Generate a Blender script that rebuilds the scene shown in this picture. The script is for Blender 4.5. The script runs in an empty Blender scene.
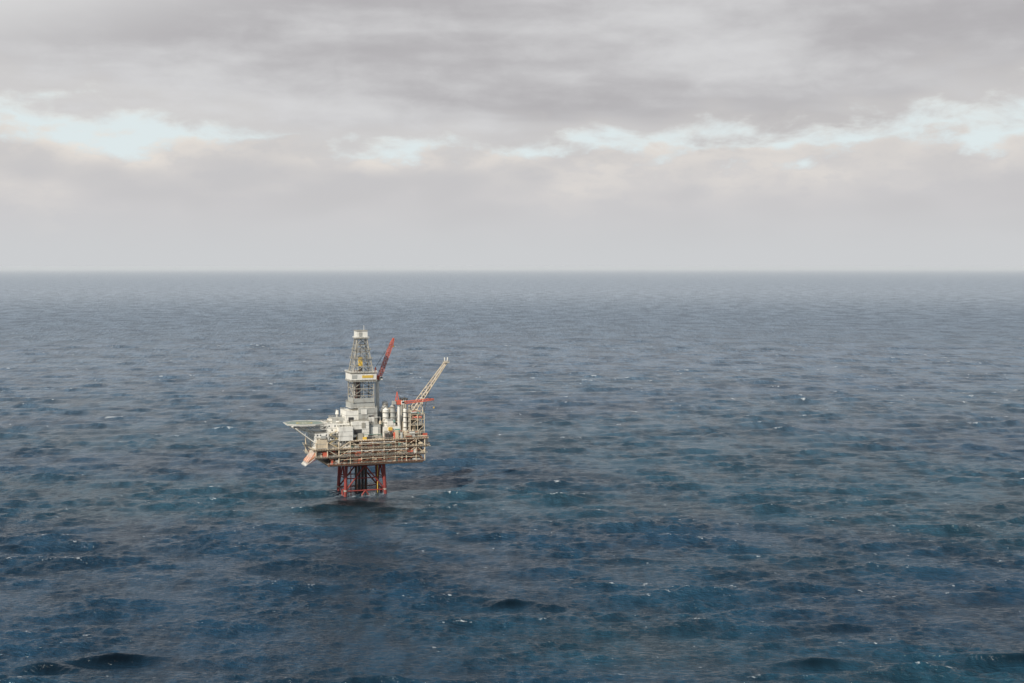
import bpy, math, random
import numpy as np
from mathutils import Vector
random.seed(7); rng=np.random.default_rng(11)
sc=bpy.context.scene
sc.view_settings.view_transform='Standard'; sc.view_settings.look='None'
sc.view_settings.exposure=0; sc.view_settings.gamma=1
CAMH=180.0
PLAT=(-119.5,1118.0,0.0)
# ------------------------------------------------------------ node helper
class N:
    def __init__(s,nt): s.nt=nt
    def new(s,t,**k):
        n=s.nt.nodes.new(t)
        for a,b in k.items(): setattr(n,a,b)
        return n
    def put(s,sock,v):
        if isinstance(v,bpy.types.NodeSocket): s.nt.links.new(v,sock)
        elif v is not None:
            if isinstance(v,(tuple,list)) and sock.type=='RGBA' and len(v)==3: v=(*v,1)
            sock.default_value=v
    def m(s,op,a,b=None,c=None,clamp=False):
        n=s.new('ShaderNodeMath',operation=op,use_clamp=clamp)
        for i,v in enumerate((a,b,c)):
            if v is not None: s.put(n.inputs[i],v)
        return n.outputs[0]
    def sm(s,v,a,b,lo=0.0,hi=1.0):
        n=s.new('ShaderNodeMapRange',interpolation_type='SMOOTHSTEP')
        for i,x in enumerate((v,a,b,lo,hi)): s.put(n.inputs[i],x)
        return n.outputs[0]
    def mix(s,f,a,b):
        n=s.new('ShaderNodeMix',data_type='RGBA')
        s.put(n.inputs[0],f); s.put(n.inputs[6],a); s.put(n.inputs[7],b)
        return n.outputs[2]
    def vec(s,x,y,z):
        n=s.new('ShaderNodeCombineXYZ')
        for i,v in enumerate((x,y,z)): s.put(n.inputs[i],v)
        return n.outputs[0]
    def noise(s,v,scale,detail=4,rough=0.55,dist=0.0):
        n=s.new('ShaderNodeTexNoise')
        s.put(n.inputs['Vector'],v)
        n.inputs['Scale'].default_value=scale; n.inputs['Detail'].default_value=detail
        n.inputs['Roughness'].default_value=rough; n.inputs['Distortion'].default_value=dist
        return n.outputs[0]
    def noise2(s,x,y,detail=4,rough=0.55):
        n=s.new('ShaderNodeTexNoise',noise_dimensions='2D')
        s.put(n.inputs['Vector'],s.vec(x,y,0.0))
        n.inputs['Scale'].default_value=1; n.inputs['Detail'].default_value=detail
        n.inputs['Roughness'].default_value=rough
        return n.outputs[0]
# ------------------------------------------------------------ world
SUN_AZ=math.radians(214)
SUN_EL=math.radians(42)
w=bpy.data.worlds.new("World"); sc.world=w; w.use_nodes=True
nt=w.node_tree; nt.nodes.clear(); n=N(nt)
tc=n.new('ShaderNodeTexCoord')
sp=n.new('ShaderNodeSeparateXYZ'); nt.links.new(tc.outputs['Generated'],sp.inputs[0])
x,y,z=sp.outputs
h=n.m('MAXIMUM',n.m('SQRT',n.m('ADD',n.m('MULTIPLY',x,x),n.m('MULTIPLY',y,y))),0.02)
su=n.m('DIVIDE',x,h); cu=n.m('DIVIDE',y,h); v=n.m('DIVIDE',z,h)
vc=n.m('MINIMUM',v,3.0)
def sv(a,b,off=0.0): return n.vec(n.m('MULTIPLY',su,a),n.m('MULTIPLY',cu,a),n.m('MULTIPLY_ADD',vc,b,off))
n1=n.noise(sv(6.5,16,2.9),1,2,0.5)
n2=n.noise(sv(20,50,4.0),1,5,0.58,0.2)
n3=n.noise(sv(9,22,9.1),1,2,0.5)
n4=n.noise(sv(34,70,2.2),1,5,0.58)
n5=n.noise(sv(3.2,17,6.6),1,4,0.5,0.3)
edge=n.m('MULTIPLY_ADD',n.m('MULTIPLY',su,su),0.20,0.091)
e=n.m('SUBTRACT',v,edge)
e=n.m('MULTIPLY_ADD',n.m('SUBTRACT',n1,0.5),0.08,e)
e=n.m('MULTIPLY_ADD',n.m('SUBTRACT',n2,0.5),0.055,e)
deck=n.sm(e,-0.009,0.008)
top=n.m('MULTIPLY_ADD',n.m('SUBTRACT',n3,0.5),0.11,0.081)
top=n.m('MULTIPLY_ADD',n.m('SUBTRACT',n4,0.5),0.06,top)
d=n.m('SUBTRACT',top,v)
low=n.sm(d,-0.008,0.009)
sky=n.new('ShaderNodeTexSky',sky_type='NISHITA'); sky.sun_disc=False
sky.sun_elevation=SUN_EL; sky.sun_rotation=SUN_AZ; sky.air_density=1.0; sky.dust_density=1.0
bgs=n.new('ShaderNodeBackground'); nt.links.new(sky.outputs[0],bgs.inputs[0]); bgs.inputs[1].default_value=0.06
bgv=n.new('ShaderNodeBackground'); bgv.inputs[0].default_value=(0.74,0.82,0.835,1)
mxs=n.new('ShaderNodeMixShader'); nt.links.new(n.sm(v,0.16,0.5,0.97,0.0),mxs.inputs[0])
nt.links.new(bgs.outputs[0],mxs.inputs[1]); nt.links.new(bgv.outputs[0],mxs.inputs[2])
dk=n.sm(n.m('ADD',n.m('MULTIPLY',n5,0.75),n.m('MULTIPLY',n2,0.25)),0.41,0.68)
dcol=n.mix(dk,(0.45,0.44,0.455),(0.66,0.66,0.67))
dcol=n.mix(n.sm(e,0.0,0.026,0.6,0.0),dcol,(0.64,0.625,0.615))
dcol=n.mix(n.sm(n.m('MULTIPLY_ADD',su,-0.35,v),0.22,0.31,0.0,0.8),dcol,(0.74,0.74,0.74))
dcol=n.mix(n.sm(v,0.19,0.40),dcol,(0.17,0.25,0.34))
warm=n.m('MULTIPLY',n.sm(d,0.0,0.042,1.0,0.0),n.sm(n4,0.38,0.60,0.3,1.0))
warm=n.m('MULTIPLY',warm,n.sm(su,-0.3,0.2,1.0,0.7))
lcol=n.mix(warm,(0.60,0.59,0.60),(0.83,0.775,0.71))
lcol=n.mix(n.sm(n3,0.42,0.65,0.0,0.4),lcol,(0.52,0.515,0.525))
lcol=n.mix(n.sm(v,0.0,0.05,0.95,0.0),lcol,(0.60,0.615,0.63))
ccol=n.mix(deck,lcol,dcol)
bgc=n.new('ShaderNodeBackground'); nt.links.new(ccol,bgc.inputs[0])
cover=n.m('MAXIMUM',n.m('MULTIPLY',deck,n.sm(v,0.22,0.5,1.0,0.55)),low)
mx=n.new('ShaderNodeMixShader'); nt.links.new(cover,mx.inputs[0])
nt.links.new(mxs.outputs[0],mx.inputs[1]); nt.links.new(bgc.outputs[0],mx.inputs[2])
wo=n.new('ShaderNodeOutputWorld'); nt.links.new(mx.outputs[0],wo.inputs[0])
# ------------------------------------------------------------ sun
sl=bpy.data.lights.new("sun",'SUN'); sl.energy=5.0; sl.angle=math.radians(0.6); sl.color=(1,0.94,0.84)
so=bpy.data.objects.new("sun",sl); sc.collection.objects.link(so)
sd=Vector((math.sin(SUN_AZ)*math.cos(SUN_EL),math.cos(SUN_AZ)*math.cos(SUN_EL),math.sin(SUN_EL)))
so.rotation_euler=sd.to_track_quat('Z','Y').to_euler()
# ------------------------------------------------------------ sea
f=1422.2
rin=np.arange(5,450,14.0)
t=np.arange(CAMH*f/452.0,1.05,-0.36)
rs=np.concatenate([[0.5],rin,CAMH*f/t]).astype(np.float64)
dense=np.radians(np.arange(-27,27.001,0.06))
coarse=np.radians(np.arange(30,330.1,3.0))
th=np.concatenate([dense,coarse]); nth=len(th); nr=len(rs)
dr=np.gradient(rs); dth=np.gradient(th)
R,T=np.meshgrid(rs,th,indexing='ij')
X=(R*np.sin(T)).astype(np.float32); Y=(R*np.cos(T)).astype(np.float32)
SP=np.maximum(dr[:,None]*0.9,R*dth[None,:]).astype(np.float32)
Z=np.zeros_like(X); DX=np.zeros_like(X); DY=np.zeros_like(X)
nc=140
lams=np.exp(np.linspace(math.log(3.0),math.log(75),nc))
k1=int((rs<9000).sum())
Xn,Yn,SPn=X[:k1],Y[:k1],SP[:k1]
env=np.zeros_like(Xn)
for i in range(9):
    L=rng.uniform(60,240); a_=rng.uniform(0,6.28); env+=np.sin(2*math.pi/L*(Xn*math.cos(a_)+Yn*math.sin(a_))+rng.uniform(0,6.28)).astype(np.float32)
env=np.clip(1.0+0.17*env,0.45,1.7)
# the jacket calms the short waves; a slick trails down-wind from it
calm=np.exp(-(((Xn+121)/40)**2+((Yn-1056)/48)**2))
slick=np.exp(-(((Xn+112-(1050-Yn)*0.10)/(34+(1050-Yn)*0.06).clip(20,80))**2+((Yn-945)/120)**2))
env*=(1-0.6*calm)*(1-0.45*slick)
for i,lam in enumerate(lams):
    lam*=rng.uniform(0.96,1.04)
    ang=math.radians(-80)+rng.normal(0,0.5)*(1.2 if lam<20 else 0.7)
    k=2*math.pi/lam
    slope=0.0245*(1.0 if lam<20 else (20/lam)**0.45)
    a=slope/k*rng.uniform(0.5,1.4)
    ph=rng.uniform(0,6.28)
    fil=np.clip((lam/SPn-2.2)/1.6,0,1)*a*env
    p=k*(Xn*math.cos(ang)+Yn*math.sin(ang))+ph
    s_=np.sin(p); c_=np.cos(p)
    Z[:k1]+=fil*c_; DX[:k1]-=fil*s_*math.cos(ang)*0.95; DY[:k1]-=fil*s_*math.sin(ang)*0.95
crest=(Z/(Z[60:500].std()+1e-6)).astype(np.float32)
# individual larger seas
painted_shade=np.zeros_like(Z)  # mask for shade painted into the water colour on the big swell faces
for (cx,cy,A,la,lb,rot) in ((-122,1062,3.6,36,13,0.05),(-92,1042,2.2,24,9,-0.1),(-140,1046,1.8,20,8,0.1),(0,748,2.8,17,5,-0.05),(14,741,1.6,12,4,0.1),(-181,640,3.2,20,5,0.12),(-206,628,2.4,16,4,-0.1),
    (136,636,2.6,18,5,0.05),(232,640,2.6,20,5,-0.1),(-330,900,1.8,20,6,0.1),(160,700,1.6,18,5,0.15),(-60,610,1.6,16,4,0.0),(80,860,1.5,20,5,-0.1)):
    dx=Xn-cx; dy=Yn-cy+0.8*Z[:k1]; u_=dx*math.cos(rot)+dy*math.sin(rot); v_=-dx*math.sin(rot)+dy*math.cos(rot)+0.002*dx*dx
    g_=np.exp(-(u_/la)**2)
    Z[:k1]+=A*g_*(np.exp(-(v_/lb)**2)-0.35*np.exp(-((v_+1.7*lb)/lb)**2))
    painted_shade[:k1]=np.maximum(painted_shade[:k1],min(1,A/3)*g_*np.exp(-((v_+0.6*lb)/lb)**2))
painted_shade[:k1]=np.maximum(painted_shade[:k1],0.55*calm)  # dark reflection and shadow at the platform base, painted in too
co=np.stack([X+DX,Y+DY,Z],-1).reshape(-1,3).astype(np.float32)
idx=np.arange(nr*nth).reshape(nr,nth); nx=np.roll(idx,-1,axis=1)
F=np.stack([idx[:-1],nx[:-1],nx[1:],idx[1:]],-1).reshape(-1,4).astype(np.int32)
me=bpy.data.meshes.new("sea"); me.vertices.add(len(co)); me.vertices.foreach_set('co',co.ravel())
me.loops.add(F.size); me.loops.foreach_set('vertex_index',F.ravel())
me.polygons.add(len(F)); me.polygons.foreach_set('loop_start',np.arange(0,F.size,4,dtype=np.int32))
me.polygons.foreach_set('loop_total',np.full(len(F),4,dtype=np.int32))
me.polygons.foreach_set('use_smooth',np.ones(len(F),dtype=bool))
at=me.attributes.new('crest','FLOAT','POINT'); at.data.foreach_set('value',crest.ravel())
at=me.attributes.new('painted_shade','FLOAT','POINT'); at.data.foreach_set('value',painted_shade.astype(np.float32).ravel())
me.update(); me.validate()
sea=bpy.data.objects.new("sea",me); sc.collection.objects.link(sea)
mt=bpy.data.materials.new("sea_water"); mt.use_nodes=True; nt=mt.node_tree; nt.nodes.clear(); n=N(nt)
geo=n.new('ShaderNodeNewGeometry'); sp=n.new('ShaderNodeSeparateXYZ'); nt.links.new(geo.outputs['Position'],sp.inputs[0])
x,y,z=sp.outputs
rad=n.m('SQRT',n.m('ADD',n.m('MULTIPLY',x,x),n.m('MULTIPLY',y,y)))
def p2(a,b,detail,rough,o=0.0,sk=0.12):
    return n.noise2(n.m('MULTIPLY_ADD',x,a,o),n.m('MULTIPLY',n.m('MULTIPLY_ADD',x,sk,y),b),detail,rough)
ca=n.new('ShaderNodeAttribute',attribute_name='crest')
cd_=n.new('ShaderNodeAttribute',attribute_name='painted_shade')
b1=p2(0.28,0.5,4,0.58,1.0)
grp=p2(0.014,0.008,7,0.70,3.0)
chop=p2(0.09,0.026,4,0.66,5.0,0.05)
big=p2(0.0022,0.003,2,0.5,7.0)
tex=n.m('ADD',n.m('MULTIPLY',grp,0.6),n.m('MULTIPLY',chop,0.4))
hh=n.m('ADD',n.m('MULTIPLY',b1,1.4),n.m('MULTIPLY',tex,n.sm(rad,1000,3500,2.5,20.0)))
bump=n.new('ShaderNodeBump'); bump.inputs['Distance'].default_value=1.0
nt.links.new(n.m('SUBTRACT',1.0,n.m('MULTIPLY',cd_.outputs['Fac'],0.6)),bump.inputs['Strength'])
nt.links.new(hh,bump.inputs['Height'])
body=n.mix(n.sm(big,0.35,0.65),(0.010,0.034,0.062),(0.013,0.047,0.070))
body=n.mix(n.sm(rad,650,3000,0.0,0.85),body,(0.115,0.160,0.215))  # aerial haze painted into the water colour, paler with distance
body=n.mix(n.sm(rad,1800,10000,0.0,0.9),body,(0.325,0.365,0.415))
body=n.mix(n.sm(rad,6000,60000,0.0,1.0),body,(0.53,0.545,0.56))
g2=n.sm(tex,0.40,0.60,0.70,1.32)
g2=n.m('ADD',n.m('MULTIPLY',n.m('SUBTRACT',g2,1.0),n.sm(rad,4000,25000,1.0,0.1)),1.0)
g2=n.m('MULTIPLY',g2,n.m('SUBTRACT',1.0,n.m('MULTIPLY',cd_.outputs['Fac'],0.85)))  # painted shade darkens the water colour here
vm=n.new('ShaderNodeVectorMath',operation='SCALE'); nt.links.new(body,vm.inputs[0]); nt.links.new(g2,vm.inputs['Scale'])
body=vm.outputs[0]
w1=p2(0.10,0.17,5,0.70,11.0)
w5=p2(0.045,0.035,5,0.68,31.0)
w3=p2(0.5,0.8,3,0.7,17.0)
wsum=n.mix(n.sm(rad,900,1800),w1,w5)
wc=n.m('MULTIPLY_ADD',ca.outputs['Fac'],0.026,wsum)
wc=n.m('MULTIPLY_ADD',n.m('SUBTRACT',big,0.5),0.10,wc)
wc=n.m('MULTIPLY',n.sm(wc,0.695,0.745),n.sm(w3,0.36,0.54))
wc=n.m('MULTIPLY',wc,n.m('MULTIPLY',n.sm(rad,3000,14000,0.75,0.3),n.sm(rad,600,1000,0.6,1.0)))
px=n.m('SUBTRACT',x,PLAT[0]); py=n.m('SUBTRACT',y,PLAT[1])
dp=n.m('SQRT',n.m('ADD',n.m('MULTIPLY',px,px),n.m('MULTIPLY',py,py)))
ch=n.m('MULTIPLY',n.sm(dp,16,30,1,0),n.sm(b1,0.52,0.62,0,0.4))
foam=n.m('MAXIMUM',wc,ch)
pr=n.new('ShaderNodeBsdfPrincipled')
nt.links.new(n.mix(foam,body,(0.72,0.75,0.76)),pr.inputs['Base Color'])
nt.links.new(n.m('MAXIMUM',n.sm(rad,600,6000,0.12,0.42),n.m('MULTIPLY',foam,0.8)),pr.inputs['Roughness'])
pr.inputs['IOR'].default_value=1.333
nt.links.new(n.sm(rad,800,5000,0.5,0.38),pr.inputs['Specular IOR Level'])
nt.links.new(bump.outputs[0],pr.inputs['Normal'])
out=n.new('ShaderNodeOutputMaterial'); nt.links.new(pr.outputs[0],out.inputs[0])
me.materials.append(mt)
# ------------------------------------------------------------ paint
MN=[];MATS=[]
def mat(name,col,dirt=(0.16,0.12,0.09),amt=0.35,rough=0.6,metal=0.0):
    m=bpy.data.materials.new(name); m.use_nodes=True; nt=m.node_tree; q=N(nt)
    p=nt.nodes['Principled BSDF']
    g=q.new('ShaderNodeTexCoord'); mp=q.new('ShaderNodeMapping'); mp.inputs['Scale'].default_value=(1,1,0.4)
    nt.links.new(g.outputs['Object'],mp.inputs[0])
    a=q.noise(mp.outputs[0],0.35,3,0.65); b=q.noise(mp.outputs[0],1.7,2,0.7)
    c=q.mix(q.sm(a,0.45,0.72,0,amt),col,dirt)
    c=q.mix(q.sm(b,0.5,0.75,0,amt*0.8),c,tuple(0.5*(u+v_) for u,v_ in zip(col,dirt)))
    nt.links.new(c,p.inputs['Base Color']); p.inputs['Roughness'].default_value=rough; p.inputs['Metallic'].default_value=metal
    MN.append(name); MATS.append(m)
mat('white_paint',(0.78,0.755,0.69),amt=0.33)
mat('cream_paint',(0.62,0.52,0.38),amt=0.42)
mat('grey_cladding',(0.41,0.41,0.38),amt=0.4)
mat('dark_steel',(0.05,0.05,0.05),amt=0.5)
mat('rusty_brown',(0.24,0.10,0.055))
mat('red_paint',(0.27,0.045,0.035),dirt=(0.07,0.03,0.035),amt=0.6)
mat('yellow_paint',(0.72,0.48,0.08),amt=0.3)
mat('teal_paint',(0.16,0.32,0.28))
mat('orange_paint',(0.55,0.24,0.14),amt=0.2)
mat('window_glass',(0.02,0.03,0.04),amt=0.1,rough=0.15)
mat('galvanised_steel',(0.36,0.34,0.29),amt=0.45)
mat('helideck_green',(0.22,0.27,0.23),amt=0.3)
mat('crane_red_paint',(0.58,0.12,0.07),amt=0.25)
WH,CR,GY,DK,RU,RE,YE,TE,OR,GL,GV,HG,CRN=range(13)
# ------------------------------------------------------------ platform
root=bpy.data.objects.new("offshore_oil_platform",None); sc.collection.objects.link(root)
root.location=PLAT; root.rotation_euler=(0,0,math.radians(20))
class Part:
    def __init__(s,name): s.name=name; s.v=[]; s.f=[]; s.m=[]
    def box(s,x0,x1,y0,y1,z0,z1,m):
        b=len(s.v); s.v+=[(x0,y0,z0),(x1,y0,z0),(x1,y1,z0),(x0,y1,z0),(x0,y0,z1),(x1,y0,z1),(x1,y1,z1),(x0,y1,z1)]
        for q in ((0,3,2,1),(4,5,6,7),(0,1,5,4),(1,2,6,5),(2,3,7,6),(3,0,4,7)): s.f.append([b+i for i in q]); s.m.append(m)
    def tube(s,p,q,r0,m,r1=None,k=6):
        r1=r0 if r1 is None else r1
        p=Vector(p);q=Vector(q);d=(q-p)
        if d.length<1e-4: return
        d.normalize(); a=d.orthogonal().normalized(); c=d.cross(a); b=len(s.v)
        for P,r in ((p,r0),(q,r1)):
            for i in range(k):
                t=2*math.pi*(i+0.5)/k; s.v.append(tuple(P+a*(r*math.cos(t))+c*(r*math.sin(t))))
        for i in range(k):
            j=(i+1)%k; s.f.append([b+i,b+j,b+k+j,b+k+i]); s.m.append(m)
        s.f.append([b+i for i in range(k)][::-1]); s.m.append(m)
        s.f.append([b+k+i for i in range(k)]); s.m.append(m)
    def rail(s,x0,x1,y0,y1,z,m=10,st=3.0,r=0.09):
        pts=[(x0,y0),(x1,y0),(x1,y1),(x0,y1),(x0,y0)]
        for (a,b),(c,d) in zip(pts,pts[1:]):
            for hz in (0.6,1.15): s.tube((a,b,z+hz),(c,d,z+hz),r,m,k=4)
            L=math.hypot(c-a,d-b); k=max(1,int(L/st))
            for i in range(k): s.tube((a+(c-a)*i/k,b+(d-b)*i/k,z),(a+(c-a)*i/k,b+(d-b)*i/k,z+1.15),r,m,k=4)
    def truss(s,p,q,w0,w1,n_,m,r=0.25,r2=0.16,tri=False,side=None):
        p=Vector(p);q=Vector(q);d=(q-p).normalized()
        a=(side or d.orthogonal()); a=Vector(a); a=(a-d*a.dot(d)).normalized(); c=d.cross(a)
        corners=[(0,1),(-.87,-.5),(.87,-.5)] if tri else [(1,1),(1,-1),(-1,-1),(-1,1)]
        L=[]
        for i in range(n_+1):
            t=i/n_; w_=(w0+(w1-w0)*t)/2; P=p.lerp(q,t)
            L.append([P+a*(w_*u)+c*(w_*v_) for u,v_ in corners])
        K=len(corners)
        for i in range(n_):
            for j in range(K):
                s.tube(L[i][j],L[i+1][j],r,m,k=5)
                s.tube(L[i+1][j],L[i+1][(j+1)%K],r2,m,k=4)
                if (i+j)%2: s.tube(L[i][j],L[i+1][(j+1)%K],r2,m,k=4)
                else: s.tube(L[i][(j+1)%K],L[i+1][j],r2,m,k=4)
    def done(s):
        me=bpy.data.meshes.new(s.name); me.from_pydata(s.v,[],s.f)
        for m in MATS: me.materials.append(m)
        me.polygons.foreach_set('material_index',s.m); me.update()
        o=bpy.data.objects.new(s.name,me); sc.collection.objects.link(o); o.parent=root; return o
U=random.uniform
def clutter(P,x0,x1,y0,y1,z,h,cnt,pal=(CR,WH,GY,GV,RU,CR,GV,DK),pipes=True):
    for i in range(cnt):
        cx,cy=U(x0,x1),U(y0,y1); k=random.random(); m=random.choice(pal); hh=h*U(0.3,1.0)
        if k<0.45:
            a,b=U(0.6,2.4),U(0.6,2.0); P.box(max(x0,cx-a),min(x1,cx+a),max(y0,cy-b),min(y1,cy+b),z,z+hh,m)
        elif k<0.62:
            r=U(0.5,1.3); P.tube((cx,cy,z),(cx,cy,z+hh),r,m,k=10); P.tube((cx,cy,z+hh),(cx,cy,z+hh+r*0.4),r,m,r1=r*0.4,k=10)
        elif k<0.78:
            r=U(0.5,1.0); l=U(2,4.5); P.tube((max(x0,cx-l),cy,z+r+0.4),(min(x1,cx+l),cy,z+r+0.4),r,m,k=10)
        elif pipes:
            l=U(3,9); zz=z+U(0.5,h); a=max(x0,cx-l);b=min(x1,cx+l)
            for q in range(random.randint(1,3)):
                P.tube((a,cy+q*0.5,zz),(b,cy+q*0.5,zz),0.17,m,k=5)
            P.tube((a,cy,zz),(a,cy,z),0.17,m,k=5); P.tube((b,cy,zz),(b,cy,z),0.17,m,k=5)
        else: P.tube((cx,cy,z),(cx,cy,z+hh),0.2,m,k=5)
# --- jacket
J=Part('steel_jacket')
def jp(ix,iy,z):
    sx=15.0+(24-z)*0.045; sy=11.0+(24-z)*0.045
    return Vector((ix*sx+0.5,iy*sy,z))
for ix in (-1,1):
    for iy in (-1,1):
        J.tube(jp(ix,iy,-25),jp(ix,iy,25.5),1.3,RE,k=14)
        J.tube(jp(ix,iy,23),jp(ix,iy,26),1.8,RE,k=14)
        J.tube(jp(ix,iy,3.2),jp(ix,iy,4.4),1.36,GV,k=14)
for z0 in (3.5,23.0):
    c=[jp(-1,-1,z0),jp(1,-1,z0),jp(1,1,z0),jp(-1,1,z0)]
    for i in range(4): J.tube(c[i],c[(i+1)%4],0.5,RE,k=8)
for za,zb in ((3.5,23.0),(-20,3.5)):
    for a,b in (((-1,-1),(1,-1)),((1,-1),(1,1)),((1,1),(-1,1)),((-1,1),(-1,-1))):
        m_=((a[0]+b[0])/2,(a[1]+b[1])/2)
        J.tube(jp(*a,za),jp(*m_,zb),0.6,RE,k=8); J.tube(jp(*b,za),jp(*m_,zb),0.6,RE,k=8)
        if za>0: J.tube(jp(*a,13.2),jp(*m_,13.2),0.4,RE,k=8); J.tube(jp(*b,13.2),jp(*m_,13.2),0.4,RE,k=8)
for i in range(4):
    for j in range(3):
        J.tube((-3.5+i*2.6,-1+j*2.7,-25),(-3.5+i*2.6,-1+j*2.7,27),0.5,DK if (i+j)%4 else RU,k=8)
for q in (-10.5,11): J.tube((q,-9.5,-25),(q,-9.5,25),0.35,YE if q>9 else RE,k=8)
J.box(-18,19,-13,-12.2,24.2,25,RU)
J.done()
# --- main deck structure
D=Part('topsides_decks')
X0,X1,YF,YB=-42,48,-20,20
levels=[25.5,31.5,37.5,43.5]
ext={25.5:(-30,46),31.5:(-41,48),37.5:(X0,50),43.5:(-12,50)}
for z0 in levels:
    a,b=ext[z0]
    D.box(a,b,YF,YB,z0,z0+0.55,(CR if z0!=31.5 else GV) if z0>30 else RU)
    for i in range(int((b-a)/2)): D.box(a+i*2,a+i*2+0.35,YF-0.12,YF-0.01,z0-0.5,z0+0.7,RU)
    D.box(a+0.5,b-0.5,YF+1,YF+1.5,z0-0.9,z0-0.003,CR)
    D.box(a+0.5,b-0.5,YB-1.5,YB-1,z0-0.9,z0-0.003,CR)
    if z0<43: D.rail(a-0.5,b+0.5,YF-0.7,YB+0.7,z0+0.55)
for i in range(-3,4): D.box(-30,46,i*5.5-0.4,i*5.5+0.4,24.0,25.49,RU)
xs=[-40,-31,-22,-13,-4,5,14,23,32,40,47]
for k,xx in enumerate(xs):
    for yy in (YF+0.8,YB-0.8,0):
        D.tube((xx,yy,25.6 if xx>-31 else 31.6),(xx,yy,43.5),0.5,CR,k=8)
    if k and xs[k-1]>=-31:
        p=xs[k-1]
        for za,zb,cm_ in ((26,31.4,RU),(32,37.4,CR),(38,43.4,CR)):
            if (k+int(za))%2: D.tube((p,YF+0.8,za),(xx,YF+0.8,zb),0.3,cm_)
            else: D.tube((p,YF+0.8,zb),(xx,YF+0.8,za),0.3,cm_)
for xx in (-41,49):
    for (ya,yb) in ((-19,-6),(-6,6),(6,19)):
        D.tube((xx,ya,32),(xx,yb,37.4),0.28,CR)
D.box(-28,44,-6,6,26.05,31.4,DK); D.box(-38,45,-8,8,32.05,37.4,RU); D.box(-12,46,-9,9,38.05,43.4,RU)  # added inner blocks; their dark colours stand for shade in the deck gaps
for yy in (-16,-5,5,16):
    D.tube((-41,yy,31.5),(-30,yy,25.5),0.45,CR,k=8)
D.done()
E=Part('deck_equipment')
PAL=(CR,CR,WH,GY,GV,RU,RU,CR,TE,DK,DK,CRN)
for z0 in (26.05,32.05,38.05):
    a,b=(-28,45) if z0<30 else (-39,47)
    if z0>38: a=-12
    for side in ((-19,-9),(9,19)):
        for s0 in range(int(a),int(b),9):
            clutter(E,s0,min(s0+9,b),side[0],side[1],z0,4.9,13,PAL)
clutter(E,46.5,51.5,-18,18,38.05,5,20,PAL); E.box(45,52,-18.5,18.5,37.0,37.4,CR)
for zz in (28,29.6,34.2,35.5,40.5,41.6):
    for q in range(2):
        a=U(-26,0); b=U(15,45); E.tube((a,-20.5-q*0.5,zz+q*0.4),(b,-20.5-q*0.5,zz+q*0.4),0.22,random.choice((CR,RU,WH,CRN)),k=6)
E.done()
# --- living quarters
Q=Part('living_quarters')
def block(P,x0,x1,y0,y1,z0,z1,m,fl=3.2,win=True,trim=GY):
    P.box(x0,x1,y0,y1,z0,z1,m)
    nfl=max(1,int(round((z1-z0)/fl)))
    for i in range(nfl):
        zz=z0+(z1-z0)*(i+0.5)/nfl
        P.box(x0-0.12,x1+0.12,y0-0.12,y1+0.12,z0+(z1-z0)*i/nfl-0.02,z0+(z1-z0)*i/nfl+0.2,trim)
        if win:
            xx=x0+1.3
            while xx<x1-1.5:
                if random.random()<0.75: P.box(xx,xx+1.0,y0-0.06,y0-0.003,zz-0.3,zz+0.8,GL)
                xx+=2.3
            yy=y0+1.3
            while yy<y1-1.5:
                if random.random()<0.75:
                    P.box(x0-0.06,x0-0.003,yy,yy+1.0,zz-0.3,zz+0.8,GL)
                yy+=2.5
    P.rail(x0,x1,y0,y1,z1)
block(Q,-40,-13,-17,13,38.1,50,WH)
block(Q,-30,-12,-13,11,50.02,56.5,WH)
block(Q,-22,-11,-19.5,-13.2,44,54.5,WH,win=False)
block(Q,-24,-14,-6,8,56.52,60,GY,win=False)
block(Q,-39,-31,-18.9,-17.05,38.6,45.5,CR,win=False)
Q.box(-36,-32,-18.4,-17.05,46,48.5,GY)
for i in range(4):
    z0=38.5+i*3.2; a,b=(-29,-23) if i%2 else (-23,-29)
    Q.tube((a,-18.2,z0),(b,-18.2,z0+3.2),0.22,GV,k=4); Q.tube((a,-18.2,z0+1),(b,-18.2,z0+4.2),0.12,YE,k=4)
    Q.box(-30,-22,-18.8,-17.15,z0+3.05,z0+3.2,GV)
clutter(Q,-28,-13,-10,8,56.55,3,16,(WH,GY,GV,CR),False)
for q in (-27,-20,-15): Q.tube((q,-2,56),(q,-2,67-abs(q+20)),0.16,WH,k=5)
Q.tube((-18,4,60),(-18,4,63),0.3,WH); Q.tube((-18,4,62.5),(-18,4,65.5),1.5,WH,r1=1.0,k=12)
Q.done()
# --- helideck
H=Part('helideck')
hc=Vector((-46,-5,57.5)); Rr=15
oc=[hc+Vector((Rr*math.cos(math.radians(22.5+45*i)),Rr*math.sin(math.radians(22.5+45*i)),0)) for i in range(8)]
b=len(H.v)
for o in oc: H.v.append(tuple(o))
for o in oc: H.v.append((o.x,o.y,o.z-1.3))
H.f.append([b+i for i in range(8)]); H.m.append(HG)
H.f.append([b+8+i for i in range(8)][::-1]); H.m.append(GV)
for i in range(8):
    j=(i+1)%8; H.f.append([b+i,b+8+i,b+8+j,b+j][::-1]); H.m.append(WH)
for i in range(8):
    p,q=oc[i],oc[(i+1)%8]; po=hc+(p-hc)*1.11+Vector((0,0,0.25)); qo=hc+(q-hc)*1.11+Vector((0,0,0.25))
    H.tube(po,qo,0.15,WH,k=4)
    for t_ in range(6):
        a=p.lerp(q,t_/6)-Vector((0,0,0.4)); c=po.lerp(qo,t_/6); H.tube(a,c,0.1,WH,k=4)
    H.tube(hc+(p-hc)*1.05,hc+(q-hc)*1.05,0.1,GV,k=4)
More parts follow.
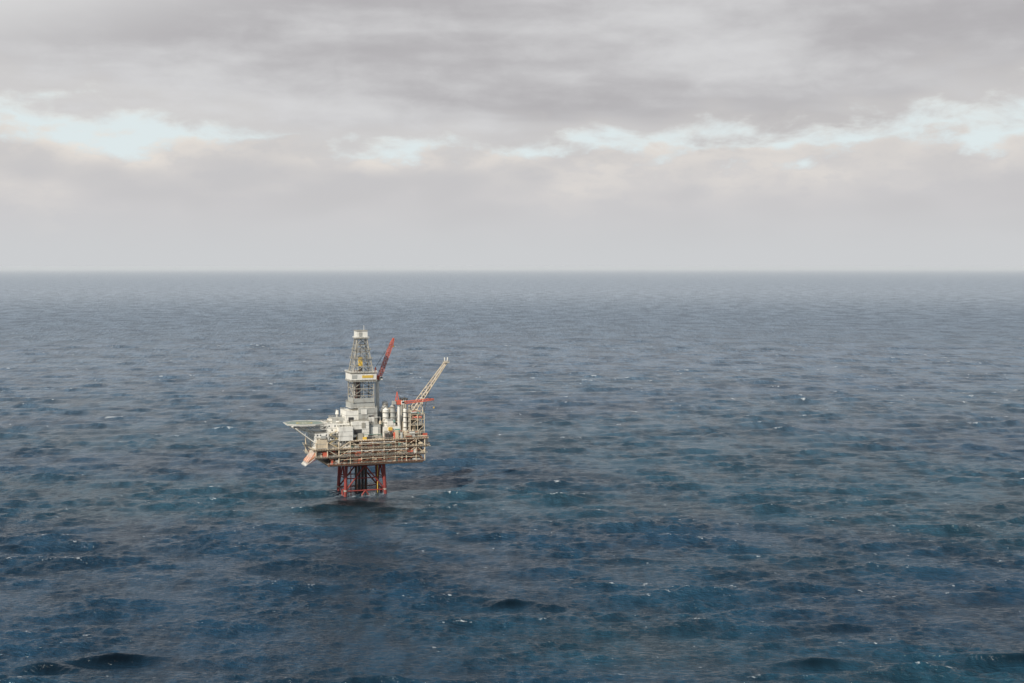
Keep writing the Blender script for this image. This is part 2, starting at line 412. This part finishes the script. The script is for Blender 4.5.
for i in range(36):
    a0=2*math.pi*i/36; a1=2*math.pi*(i+1)/36; b=len(H.v)
    for a_,r_ in ((a0,5.4),(a0,6.4),(a1,6.4),(a1,5.4)): H.v.append((hc.x+r_*math.cos(a_),hc.y+r_*math.sin(a_),hc.z+0.006))
    H.f.append([b,b+1,b+2,b+3]); H.m.append(YE)
H.box(hc.x-1.6,hc.x-0.9,hc.y-2,hc.y+2,hc.z+0.002,hc.z+0.01,WH); H.box(hc.x+0.9,hc.x+1.6,hc.y-2,hc.y+2,hc.z+0.002,hc.z+0.01,WH); H.box(hc.x-0.89,hc.x+0.89,hc.y-0.35,hc.y+0.35,hc.z+0.002,hc.z+0.01,WH)
g0=54.0
for yy in (-14,-5,4):
    H.tube((-58,yy,56),(-30.5,yy,56),0.35,WH); H.tube((-55,yy,g0),(-30.5,yy,g0-1),0.3,WH)
    px_=[-58,-52,-45,-38,-31]
    for a,b_ in zip(px_,px_[1:]):
        H.tube((a,yy,56),((a+b_)/2,yy,g0),0.25,WH,k=5); H.tube(((a+b_)/2,yy,g0),(b_,yy,56),0.25,WH,k=5)
    H.tube((-55,yy,g0+0.5),(-40,yy,43),0.42,WH,k=8); H.tube((-46,yy,g0),(-40,yy,50),0.32,WH,k=6)
    H.tube((-55,yy,g0+.5),(-40,yy,49.5),0.3,WH,k=6); H.tube((-47.5,yy,48.7),(-46,yy,g0),0.25,WH,k=6)
for xx in (-57,-51,-45,-38): H.tube((xx,-16,56),(xx,7,56),0.3,WH); H.tube((xx,-14,56),(xx,-5,g0),0.2,WH,k=5); H.tube((xx,4,56),(xx,-5,g0),0.2,WH,k=5)
H.done()
# --- lifeboats, free fall on sloping skids
B=Part('lifeboats')
for k_,yy in enumerate((-17,-11.5,-6)):
    p=Vector((-37,yy,35.2)); q=Vector((-47,yy,28.2)); d_=(q-p)
    for o_ in (-1.3,1.3):
        B.tube(p+Vector((2,o_,0)),q+Vector((-1.5,o_,-2.6)),0.25,WH,k=5)
        B.tube((-40,yy+o_,37.5),q+Vector((-1,o_,-2.2)),0.2,WH,k=5)
        B.tube((-38,yy+o_,31.5),q+Vector((-1,o_,-2.2)),0.2,RE,k=5)
    ring=[(0,0.5),(0.08,1.2),(0.3,1.55),(0.7,1.5),(0.9,1.0),(1.0,0.2)]
    for (t0,r0),(t1,r1) in zip(ring,ring[1:]): B.tube(p+d_*t0,p+d_*t1,r0,OR,r1=r1,k=12)
    B.box(p.x-2.6,p.x-1.0,yy-0.7,yy+0.7,p.z+0.2,p.z+1.2,OR)
B.done()
# --- drilling module
M=Part('drilling_module')
block(M,-13,13,-12,14,44.1,55,GY,win=False,trim=WH)
block(M,-11,3,-15,-12.1,46,58,WH,win=False)
block(M,-14,-4,-9,10,55.02,66,WH,4,win=False)
block(M,-3.9,11,-10,10,55.02,68,GY,4,win=False,trim=DK)
block(M,-10,9.5,-8,8,68.02,72,GY,4,win=False,trim=WH)
M.box(4,8,-10.4,-10.05,57,62,DK); M.box(-12,-8,-9.4,-9.05,57,61,DK); M.box(-2,2.5,-10.4,-10.05,63,67,WH)
M.box(-9,-3,-15.3,-15.03,48,52,DK); M.box(5,11,-12.4,-12.05,46,53,WH); M.box(-3,0,-15.3,-15.03,53,57,GV)
clutter(M,-13,13,-16.5,-12.5,44.1,5,20,(WH,GY,YE,GV,CR,TE,DK))
clutter(M,3,13,-12,-10.2,55.1,6,12,(WH,GY,GV,CR,DK))
for i in range(4):
    M.tube((-13,-12.6,45+i*2.6),(-6+i*2,-12.6,47.6+i*2.6),0.18,YE if i==2 else GV,k=4)
M.done()
# --- derrick
K=Part('derrick')
def sq(wd,z): return [Vector((sx*wd/2+0.5,sy*wd/2,z)) for sx,sy in ((-1,-1),(1,-1),(1,1),(-1,1))]
zs=[72,77.5,83,89,95,100.5,106,111.5,117,122]
def wd_(z): return 16.6 if z<=95 else 16.0-(z-95)/27*8.0
for i,(a,b_) in enumerate(zip(zs,zs[1:])):
    A=sq(wd_(a),a); C=sq(wd_(b_),b_)
    for j in range(4):
        k2=(j+1)%4; mid_=(C[j]+C[k2])/2
        K.tube(A[j],C[j],0.44,GV,k=6); K.tube(C[j],C[k2],0.28,GV,k=5)
        K.tube(A[j],mid_,0.22,GV,k=5); K.tube(A[k2],mid_,0.22,GV,k=5)
        ma=(A[j]+A[k2])/2
        if i<6: K.tube(ma,mid_,0.18,GV,k=5)
        K.tube((A[j]+mid_)/2,(C[j]+A[j])/2,0.14,GV,k=4); K.tube((A[k2]+mid_)/2,(C[k2]+A[k2])/2,0.14,GV,k=4)
for (za,zb,m_,o_) in ((72.2,75.6,GY,0.15),):
    w2_=16.6/2+o_; K.box(0.5-w2_,0.5+w2_,-w2_,-w2_+0.12,za,zb,m_); K.box(0.5-w2_,0.5-w2_+0.12,-w2_+0.13,w2_,za,zb,m_)
K.box(-9.8,10.8,-9.8,9.8,88.6,89.1,GV); K.rail(-9.8,10.8,-9.8,9.8,89.1,WH)
for s_ in (-1,1):
    K.box(-9.5,10.5,s_*9.5-0.15,s_*9.5+0.15,90.3,94.8,WH)
K.box(-9.7,-9.4,-9.34,9.34,90.3,94.8,WH); K.box(10.4,10.7,-9.34,9.34,90.3,94.8,WH)
K.box(-1,8,-9.8,-9.66,91.6,93.6,YE); K.box(-9.2,-5,-9.8,-9.66,91.2,94.0,GY)
K.box(-10.1,11.1,-10.1,10.1,95.3,95.7,GV); K.rail(-10.1,11.1,-10.1,10.1,95.7,WH)
for i in range(6):
    for j in range(3): K.tube((-6+i*1.0,-4+j*2.2,72),(-6+i*1.0,-4+j*2.2,97),0.22,DK if (i+j)%2 else RU,k=5)
for s_ in (-1.6,1.6): K.tube((0.5+s_,3,72),(0.5+s_,3,121),0.3,GY,k=5)
K.box(-1,2,1,4,100,107,YE); K.tube((0.5,2.5,107),(0.5,2.5,122),0.3,DK); K.box(-0.4,1.4,0,3,90,99,DK)
for zz in (106,113): 
    w2_=wd_(zz)/2+1; K.box(.5-w2_,.5+w2_,-w2_,-w2_+1.2,zz,zz+0.25,GV); K.rail(.5-w2_,.5+w2_,-w2_,w2_,zz+.25,GV)
K.tube((-7,-7.0,72),(-3.3,-4.2,121),0.3,WH,k=4)
K.box(-4.6,5.6,-5.1,5.1,122,122.5,GV); K.rail(-4.9,5.9,-5.4,5.4,122.5,WH)
K.box(-3.9,4.9,-4.4,4.4,123,128,WH); K.box(-4.2,5.2,-4.7,4.7,128.02,128.6,GV)
K.box(-2,0.5,-4.6,-4.43,124,127,GY); K.tube((3,0,128.6),(3,0,132.5),0.15,WH,k=4)
K.done()
# --- cranes
def crane(name,base,zb,cab,tip,cm,w0=2.6,n_=14,ped=1.6,pm=WH):
    C=Part(name); bx,by=base
    C.tube((bx,by,zb),(bx,by,cab),ped,pm,k=14); C.tube((bx,by,cab),(bx,by,cab+1.2),ped*1.4,GY,k=14)
    tv=Vector(tip); o=Vector((bx,by,cab+2.2)); dv=(tv-o); hx=Vector((dv.x,dv.y,0)).normalized(); sd_=Vector((-hx.y,hx.x,0))
    C.box(bx-2,bx+2,by-2,by+2,cab+1.2,cab+4.4,cm)
    C.box(bx+1.2,bx+3.4,by-3.6,by-1.4,cab+1.3,cab+4.0,WH); C.box(bx+1.5,bx+3.45,by-3.66,by-3.61,cab+2.3,cab+3.6,GL)
    bk=o-hx*4; C.box(bk.x-1.4,bk.x+1.4,bk.y-1.6,bk.y+1.6,cab+1.3,cab+3.9,GY)
    st=o+hx*1.5; C.truss(st,st.lerp(tv,0.12),0.8,w0,2,cm,0.2,0.14,side=sd_)
    C.truss(st.lerp(tv,0.12),st.lerp(tv,0.85),w0,w0*0.85,n_,cm,0.22,0.14,side=sd_)
    C.truss(st.lerp(tv,0.85),tv,w0*0.85,0.9,3,cm,0.2,0.14,side=sd_)
    ap=o-hx*1.5+Vector((0,0,9))
    for q in (-1.2,1.2):
        C.tube(o+sd_*q+Vector((0,0,1)),ap+sd_*q*0.4,0.25,cm,k=5); C.tube(o-hx*3+sd_*q,ap+sd_*q*0.4,0.22,cm,k=5)
        C.tube(ap+sd_*q*0.4,tv+sd_*q*0.3,0.08,DK,k=4)
    C.tube(tv,tv-Vector((0,0,6)),0.07,DK,k=4); C.box(tv.x-.4,tv.x+.4,tv.y-.4,tv.y+.4,tv.z-7.2,tv.z-6,YE)
    C.done()
crane('pedestal_crane_tall',(16.5,11),44,87,(31,14,121),CRN)
crane('pedestal_crane_low',(28,-12),44,69,(56,-14,73.5),CRN,w0=1.8,n_=10,ped=1.2)
# --- process modules
Pm=Part('process_modules')
block(Pm,15,29,-13,14,44.1,53,WH,4.4,win=False)
block(Pm,30,47,-16,15,44.1,49,CR,5,win=False)
block(Pm,31,42,-10,14,49.05,60,GY,4,win=False,trim=WH)
block(Pm,17,26,-6,12,53.02,62,GY,4,win=False,trim=WH)
for (cx,cy,r_,za,zb,m_) in ((18,-9,2.4,53,66,WH),(23.5,-10,2.0,53,69,GY),(21,4,2.2,62,71,WH),(33,-12,1.5,49,66,WH),(36.5,-12.5,1.1,49,69,GV),(40,-12,1.6,49,62,CR)):
    Pm.tube((cx,cy,za),(cx,cy,zb),r_,m_,k=14); Pm.tube((cx,cy,zb),(cx,cy,zb+r_*.5),r_,m_,r1=r_*.35,k=14)
    for q in range(int(za)+3,int(zb),4): Pm.tube((cx,cy,q),(cx,cy,q+.25),r_+.7,GV,k=12)
for (cx,cy) in ((34,2),(37.5,2),(34,8),(37.5,8)):
    Pm.tube((cx,cy,60),(cx,cy,72),0.9,GV,k=10); Pm.tube((cx,cy,72),(cx+1.2,cy,73.5),0.95,DK,k=10)
for xx in (30,36,42,47.5):
    for yy in (-16.5,-11):
        Pm.tube((xx,yy,44),(xx,yy,62 if xx>31 else 57),0.32,CR,k=6)
for zz in (53.5,58,62):
    Pm.box(36,47.7,-16.7,-11,zz,zz+0.3,CR); Pm.rail(36,47.7,-16.7,-11,zz+.3)
    clutter(Pm,36.5,47,-16,-11.5,zz+.3,3.6,11,PAL)
for a,b_,za,zb in ((30,36,44,53),(36,42,53.5,58),(42,47.5,58,53.5),(42,36,58,62),(42,47.5,49,53.5)): Pm.tube((a,-16.5,za),(b_,-16.5,zb),0.2,CR,k=5)
clutter(Pm,15,29,-19,-13.2,44.1,6.5,34,PAL); clutter(Pm,30,49,-19.5,-16.6,44.1,5.5,26,PAL)
clutter(Pm,15,29,-12.5,-7,53.1,6,20,(WH,GY,GV,TE,CR,DK)); clutter(Pm,17,26,-5,10,62.1,4.5,16,(WH,GY,GV,CR))
clutter(Pm,31,42,-9,12,60.1,5,18,(WH,GY,GV,CR,TE,DK)); clutter(Pm,42.5,49,-9,15,49.1,9,24,PAL)
Pm.box(24,28,-14.5,-13.1,48,51,TE); Pm.box(19,22,-14.2,-13.1,50,52.5,YE)
Pm.rail(14,50,-19.8,19.5,44.1)
Pm.done()
# --- flare boom
Fb=Part('flare_boom')
a=Vector((43,4,62)); tip=Vector((73.5,9,101))
Fb.truss((44,2,50),(44,2,64),7,6,3,CR,0.4,0.25,side=(1,0,0))
Fb.truss(a,tip,6.5,2.6,15,CR,0.36,0.2,tri=True,side=(0,1,0))
Fb.tube((47,4,46),a.lerp(tip,0.32),0.35,CR,k=6); Fb.tube((50,-1,44),a.lerp(tip,0.32),0.35,CR,k=6); Fb.tube((50,9,44),a.lerp(tip,0.55),0.3,CR,k=6)
for q in (-.7,0,.8): Fb.tube(a+Vector((0,q,0.5)),tip+Vector((0.5,q,1.2)),0.25,WH if q else RU,k=6)
Fb.box(tip.x-2,tip.x+2.2,tip.y-2.4,tip.y+2.4,tip.z-0.4,tip.z,CR); Fb.rail(tip.x-2,tip.x+2.2,tip.y-2.4,tip.y+2.4,tip.z)
for q in (-1,1): Fb.tube(tip+Vector((q,0,0)),tip+Vector((q*1.3,0,4)),0.35,WH,r1=0.5,k=8)
Fb.done()
# ------------------------------------------------------------ camera
cd=bpy.data.cameras.new("camera"); cam=bpy.data.objects.new("camera",cd); sc.collection.objects.link(cam)
cd.lens=50; cd.sensor_width=36; cd.clip_start=1; cd.clip_end=600000
cam.location=(0,0,CAMH); cam.rotation_euler=(math.radians(90-3.09),0,0)
sc.camera=cam
